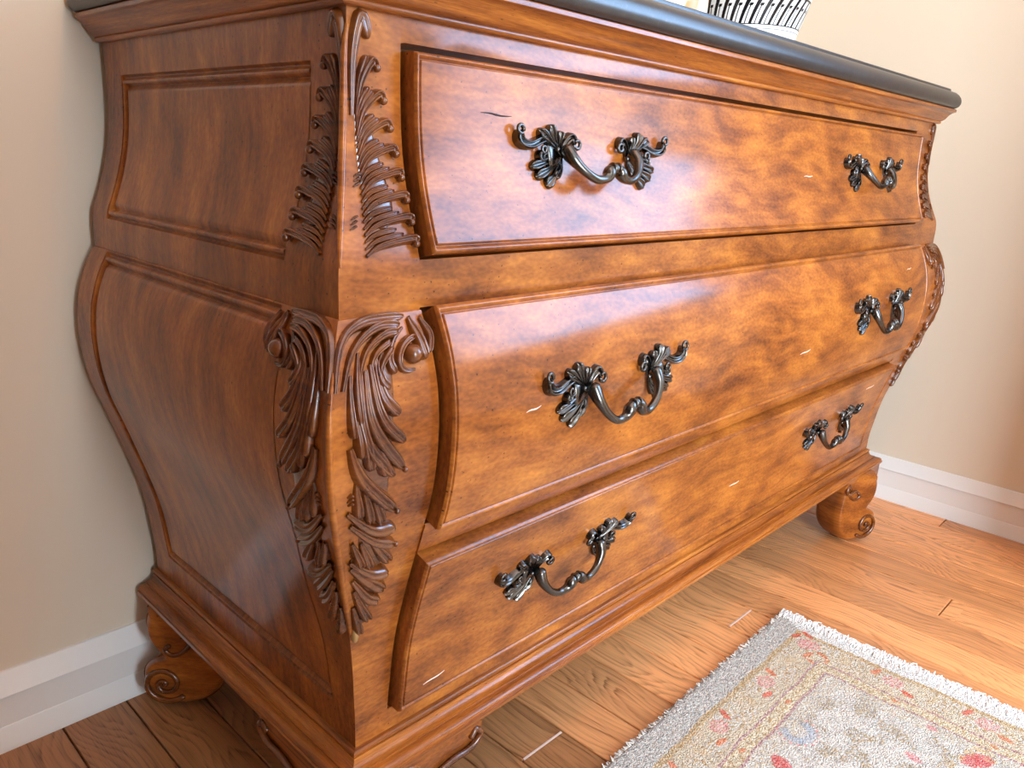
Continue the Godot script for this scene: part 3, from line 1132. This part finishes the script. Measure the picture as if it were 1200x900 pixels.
func vase() -> void:
	var h := 0.34
	var prof := spline([Vector2(0.066, 0.0), Vector2(0.074, 0.004), Vector2(0.082, 0.04), Vector2(0.092, 0.075), Vector2(0.104, 0.115), Vector2(0.113, 0.16), Vector2(0.108, 0.22), Vector2(0.08, 0.28), Vector2(0.06, 0.31), Vector2(0.066, 0.338), Vector2(0.07, 0.342)], 5)
	var run := 0.0
	for i in prof.size() - 1:
		run += (prof[i + 1] - prof[i]).length()
	var w := 2048
	var hh := 1024
	var im := Image.create(w, hh, false, Image.FORMAT_RGB8)
	im.fill(Color8(240, 240, 238))
	var black := Color8(22, 20, 22)
	var k := hh / run
	var rings := func(y: float, t: float) -> void:
		im.fill_rect(Rect2i(0, int(y * k), w, maxi(1, int(t * k))), black)
	for base in [0.07, 0.2]:
		var y0: float = base
		var y1: float = base + 0.045
		rings.call(y0 - 0.007, 0.0008)
		rings.call(y0 - 0.001, 0.0016)
		rings.call(y1, 0.0034)
		rings.call(y1 + 0.008, 0.0011)
		rings.call(y1 + 0.012, 0.0024)
		# slanted strokes between the bands, each with a thin hooked line beside it
		var n := 34
		for y in range(int(y0 * k), int(y1 * k)):
			var v := (y / k - y0) / (y1 - y0)
			for i in n:
				var x := (i - 0.75 * v - 0.25 * v * v) * w / n
				var tk := w / float(n) * (0.3 + 0.12 * v)
				im.fill_rect(Rect2i(posmod(int(x), w - 20), y, maxi(1, int(tk)), 1), black)
				if v < 0.62:
					im.fill_rect(Rect2i(posmod(int(x + w / float(n) * (0.62 + 0.2 * v)), w - 10), y, 6, 1), black)
				elif v < 0.72:
					im.fill_rect(Rect2i(posmod(int(x + w / float(n) * 0.62), w - 30), y, 20, 1), black)
	rings.call(0.155, 0.001)
	rings.call(0.17, 0.003)
	rings.call(0.262, 0.002)
	rings.call(0.275, 0.001)
	var m := mat("glazed_pattern", Color.WHITE, 0.25, ImageTexture.create_from_image(im))
	m.uv1_scale = Vector3(1.0, 1.0 / run, 1.0)
	m.metallic_specular = 0.5
	var mb := Mb.new()
	mb.lathe(prof, 72)
	var v := thing("vase", "white ceramic vase with bands of black slanted strokes standing on the stone top", "vase", Vector3(0.288, B + 0.787, 0.3))
	obj("body", mb, m, v)
	mb = Mb.new()
	mb.lathe([Vector2(0.07, h + 0.002), Vector2(0.066, h + 0.003), Vector2(0.055, h - 0.03), Vector2(0.07, h - 0.07), Vector2(0.0, h - 0.08)], 48)
	obj("mouth", mb, mat("glaze_white", Color8(236, 236, 233), 0.3), v)
	mb = Mb.new()
	mb.lathe([Vector2(0.0, 0.0005), Vector2(0.066, 0.0)], 48)
	obj("base", mb, M.glaze_white, v)


func jar() -> void:
	var im := Image.create(512, 256, false, Image.FORMAT_RGB8)
	im.fill(Color8(238, 228, 208))
	var a := noise(71, 0.012, 3)
	for y in 256:
		for x in 512:
			var f := smoothstep(0.02, 0.2, a.get_noise_2d(x, y))
			im.set_pixel(x, y, Color8(238, 228, 208).lerp(Color8(206, 150, 96), f))
	var m := mat("cream_glaze", Color.WHITE, 0.28, ImageTexture.create_from_image(im))
	m.uv1_scale = Vector3(1, 4, 1)
	var mb := Mb.new()
	mb.lathe(spline([Vector2(0.05, 0.0), Vector2(0.068, 0.01), Vector2(0.078, 0.05), Vector2(0.08, 0.1), Vector2(0.078, 0.15), Vector2(0.07, 0.18), Vector2(0.05, 0.19)], 5), 56)
	var v := thing("jar", "cream and tan glazed round jar standing left of the patterned vase", "jar", Vector3(0.045, B + 0.787, 0.27))
	obj("body", mb, m, v)
	mb = Mb.new()
	mb.lathe(spline([Vector2(0.056, 0.188), Vector2(0.057, 0.196), Vector2(0.03, 0.212), Vector2(0.012, 0.218), Vector2(0.016, 0.232), Vector2(0.0, 0.24)], 5), 40)
	obj("lid", mb, m, v)


# ------------------------------------------------------------------ the rug
func blot(im: Image, c: Vector2, r: Vector2, turn: float, col: Color, share: float, rr: RandomNumberGenerator) -> void:
	var k := int(maxf(r.x, r.y)) + 2
	for y in range(int(c.y) - k, int(c.y) + k):
		for x in range(int(c.x) - k, int(c.x) + k):
			if x < 0 or y < 0 or x >= im.get_width() or y >= im.get_height():
				continue
			var d := (Vector2(x, y) - c).rotated(-turn) / r
			if d.length() < 1.0 + rr.randf_range(-0.15, 0.15) and rr.randf() < share:
				im.set_pixel(x, y, im.get_pixel(x, y).lerp(col, rr.randf_range(0.55, 1.0)))


func rug() -> void:
	var lx := 1.5
	var lz := 0.9
	var per := 1000.0
	var w := int(lx * per)
	var h := int(lz * per)
	var im := Image.create(w, h, false, Image.FORMAT_RGB8)
	var hm := Image.create(w, h, false, Image.FORMAT_RGB8)
	var n1 := noise(81, 0.02, 4)
	var n2 := noise(82, 0.16, 2)
	var n3 := noise(83, 0.45, 1)
	var rr := RandomNumberGenerator.new()
	rr.seed = 5
	var pale := Color8(222, 213, 196)
	var grey := Color8(176, 170, 160)
	var gold := Color8(200, 168, 122)
	var tan_c := Color8(220, 203, 174)
	var mauve := Color8(186, 142, 140)
	for y in h:
		for x in w:
			var a := minf(y, h - 1 - y)             # from the long edges
			var b := minf(w - 1 - x, x)             # from the ends
			var d := minf(a - 45.0, b - 46.0) + n2.get_noise_2d(x, y) * 2.5   # inwards from the outer gold line
			var c := pale
			var p := n1.get_noise_2d(x, y)
			var q := n2.get_noise_2d(x * 0.8, y * 0.8)
			if d < 0.0:
				c = Color8(220, 214, 202).lerp(grey, clampf(0.3 + q * 0.9, 0, 1)) if a < b else Color8(236, 233, 224)
			elif d < 9.0:
				c = gold.lerp(tan_c, clampf(0.35 + q, 0, 1))
			elif d < 56.0:
				c = tan_c.lerp(pale, clampf(0.55 + p * 1.6, 0, 1))
				if q > 0.16 and p > -0.1:
					c = c.lerp(gold, 0.75)
			elif d < 63.0:
				c = tan_c
			elif d < 66.5:
				c = mauve.lerp(pale, clampf(0.25 + q, 0, 0.8))
			elif d < 86.0:
				c = Color8(228, 214, 184)
				if q > 0.1:
					c = c.lerp(gold, 0.7)
			elif d < 90.0:
				c = mauve.lerp(pale, clampf(0.2 + q, 0, 0.8))
			else:
				c = Color8(224, 217, 203).lerp(grey, clampf(0.22 + p * 0.9 + q * 0.5, 0, 1))
				if d < 116.0 and q > 0.05:
					c = c.lerp(tan_c, 0.8)
				elif p > 0.16 and q > 0.02:
					c = c.lerp(gold, 0.5)
			var g := rr.randf_range(0.82, 0.99) + 0.12 * n3.get_noise_2d(x, y)
			im.set_pixel(x, y, c * g)
			var e := clampf(0.5 + 0.6 * n3.get_noise_2d(x, y) + 0.25 * q + rr.randf_range(-0.18, 0.18), 0, 1)
			hm.set_pixel(x, y, Color(e, e, e))
	# flowers and leaves of the border
	var rose := Color8(214, 138, 136)
	var red := Color8(206, 92, 72)
	var orange := Color8(214, 120, 84)
	for side in 4:
		var far: float = w if side % 2 == 0 else h
		var s := 81.0
		var i := 0
		while s < far - 60.0:
			var put := func(along: float, deep: float) -> Vector2:
				match side:
					0:
						return Vector2(w - along, deep)
					1:
						return Vector2(w - deep - 1.0, along)
					2:
						return Vector2(along, h - deep)
				return Vector2(deep + 1.0, h - along)
			var turn: float = [0.0, PI / 2, PI, PI / 2 * 3][side]
			for k in 9:
				var a := TAU * k / 9.0
				var c: Vector2 = put.call(s + 13 * cos(a), 74 + 11 * sin(a))
				blot(im, c, Vector2(4.5, 3.2), a + turn, rose, 0.75, rr)
			blot(im, put.call(s, 74), Vector2(8, 7), 0.0, Color8(226, 168, 164), 0.6, rr)
			blot(im, put.call(s - 30, 66), Vector2(5, 12), turn + 0.4, orange if i % 2 else red, 0.9, rr)
			blot(im, put.call(s + 27, 90), Vector2(12, 4.5), turn + 0.3, red if i % 2 else orange, 0.9, rr)
			blot(im, put.call(s + 62, 76), Vector2(9, 14), turn, gold, 0.35, rr)
			blot(im, put.call(s + 20, 121), Vector2(7, 3.5), turn + 0.3, orange, 0.7, rr)
			s += 150.0 if side % 2 == 0 else 138.0
			i += 1
	# motifs of the field
	for q in [[390, 178, 13, 24, 0.5, 0], [172, 366, 13, 26, -0.9, 0], [235, 300, 7, 12, 0.2, 1], [150, 300, 6, 8, 0.0, 1], [560, 250, 15, 25, 0.3, 0], [430, 480, 16, 26, 1.2, 0], [700, 430, 18, 26, -0.5, 0], [900, 300, 15, 24, 0.7, 0], [980, 600, 16, 26, 0.2, 0]]:
		blot(im, Vector2(w - q[0], q[1]), Vector2(q[2], q[3]), q[4], Color8(206, 82, 80) if q[5] == 0 else rose, 0.85, rr)
	var blue := Color8(170, 176, 182)
	for q in [[306, 160], [620, 330], [820, 520]]:
		var c := Vector2(w - q[0], q[1])
		for k in 12:
			var a := k / 11.0 * 4.2
			blot(im, c + Vector2(cos(a) * 22, sin(a) * 18), Vector2(7, 6), a, blue, 0.8, rr)
			blot(im, c + Vector2(cos(a) * 31, sin(a) * 27), Vector2(2.6, 2.6), a, rose, 0.7, rr)
	for k in 14:
		var a := k / 13.0
		for off in [Vector2(210, 340), Vector2(520, 400), Vector2(640, 190)]:
			blot(im, Vector2(w - off.x + 70 * sin(a * 5.0), off.y + 90 * a), Vector2(9, 6), a * 3.0, gold, 0.5, rr)
	var m := mat("rug_pile", Color.WHITE, 0.95, ImageTexture.create_from_image(im))
	m.metallic_specular = 0.2
	m.heightmap_enabled = true
	m.heightmap_scale = 0.25
	m.heightmap_texture = ImageTexture.create_from_image(hm)
	# pile: an uneven top with a rolled edge
	var mb := Mb.new()
	var rows := []
	var uv := []
	var bn := noise(91, 6.0, 2)
	var fine := noise(92, 90.0, 2)
	var xs := [-lx - 0.002, -lx, -lx + 0.004]
	for i in range(1, 260):
		xs.append(lerpf(-lx + 0.004, -0.004, i / 260.0))
	xs.append_array([-0.004, 0.0, 0.002])
	var zs := [-0.002, 0.0, 0.003]
	for i in range(1, 170):
		zs.append(lerpf(0.003, lz - 0.003, i / 170.0))
	zs.append_array([lz - 0.003, lz, lz + 0.002])
	for j in zs.size():
		var r := []
		var u := []
		for i in xs.size():
			var e := mini(mini(i, xs.size() - 1 - i), mini(j, zs.size() - 1 - j))
			var y: float = [0.0, 0.007, 0.0105][mini(e, 2)] + (0.0012 * bn.get_noise_2d(xs[i], zs[j]) + 0.0016 * fine.get_noise_2d(xs[i], zs[j]) if e > 0 else 0.0)
			var wx := 0.0035 * bn.get_noise_2d(zs[j] * 1.5, 3.0)
			var wz := 0.004 * bn.get_noise_2d(xs[i] * 1.2, 9.0)
			r.append(Vector3(xs[i] + wx, maxf(y, 0.0), zs[j] + wz))
			u.append(Vector2(1.0 + xs[i] / lx, zs[j] / lz))
		rows.append(r)
		uv.append(u)
	mb.grid(rows, Vector3.UP, uv)
	var rg := thing("rug", "cream floral rug with a pink and gold border and white fringe on the oak floor", "rug", Vector3(0.212, 0.0, 0.5665))
	rg.rotation_degrees.y = 1.1
	obj("pile", mb, m, rg)
	# tufts standing in the pile, and the fringe at the end: nobody could count them
	var fm := mat("fringe_wool", Color8(238, 235, 228), 0.95)
	mb = Mb.new()
	for i in 2600:
		var z := rr.randf_range(0.0, lz)
		var p := Vector3(-0.012 - rr.randf() * 0.016, 0.008 + rr.randf() * 0.004, z)
		var l := rr.randf_range(0.010, 0.026)
		var d := Vector3(1.0, 0.1, rr.randf_range(-0.5, 0.5)).normalized()
		var e := p + d * l
		e.y = rr.randf_range(0.002, 0.009)
		mb.tube([p, p.lerp(e, 0.5) + Vector3(0, 0.004, 0), e], [0.0012, 0.0017, 0.0008], 4)
	var fr := obj("fringe", mb, fm, rg)
	fr.set_meta("kind", "stuff")
	fr.set_meta("label", "short white wool fringe")
	var wm := mat("rug_edge_wool", Color8(218, 212, 200), 0.95)
	mb = Mb.new()
	for i in 1500:
		var x := -rr.randf_range(0.0, 1.1)
		var p := Vector3(x, rr.randf_range(0.003, 0.010), 0.004)
		var e := p + Vector3(rr.randf_range(-0.004, 0.004), rr.randf_range(-0.003, 0.002), -rr.randf_range(0.003, 0.008))
		e.y = maxf(e.y, 0.001)
		mb.tube([p, e], [0.0016, 0.001], 4)
	var ew := obj("overcast_edge", mb, wm, rg)
	ew.set_meta("kind", "stuff")


# ------------------------------------------------------------------ added warm lamp, out of view, to warm the left wall
func added_warm_lamp() -> void:
	var l := thing("added_warm_lamp", "added round frosted lamp, out of view, that warms the left wall", "lamp", Vector3(-0.58, 2.6, 1.2))
	var mb := Mb.new()
	mb.lathe([Vector2(0.0, 0.0), Vector2(0.09, 0.0), Vector2(0.09, -0.012), Vector2(0.03, -0.025), Vector2(0.014, -0.04), Vector2(0.014, -0.1)], 40)
	obj("canopy", mb, M.dark_bronze, l)
	mb = Mb.new()
	var prof := []
	for i in 25:
		var a := PI * i / 24.0
		prof.append(Vector2(0.13 * sin(a), -0.22 + 0.13 * cos(a)))
	mb.lathe(prof, 40)
	var m := mat("added_lamp_globe", Color8(250, 236, 214), 0.5)
	m.emission_enabled = true
	m.emission = Color(1.0, 0.70, 0.44)
	m.emission_energy_multiplier = 2.0
	obj("globe", mb, m, l)
	var o := OmniLight3D.new()
	o.name = "added_lamp_light"
	o.light_color = Color(1.0, 0.67, 0.40)
	o.light_energy = 0.7
	o.light_size = 0.12
	o.omni_range = 9.0
	o.omni_attenuation = 2.0
	o.shadow_enabled = true
	l.add_child(o)
	o.position = Vector3(0, -0.22, 0)
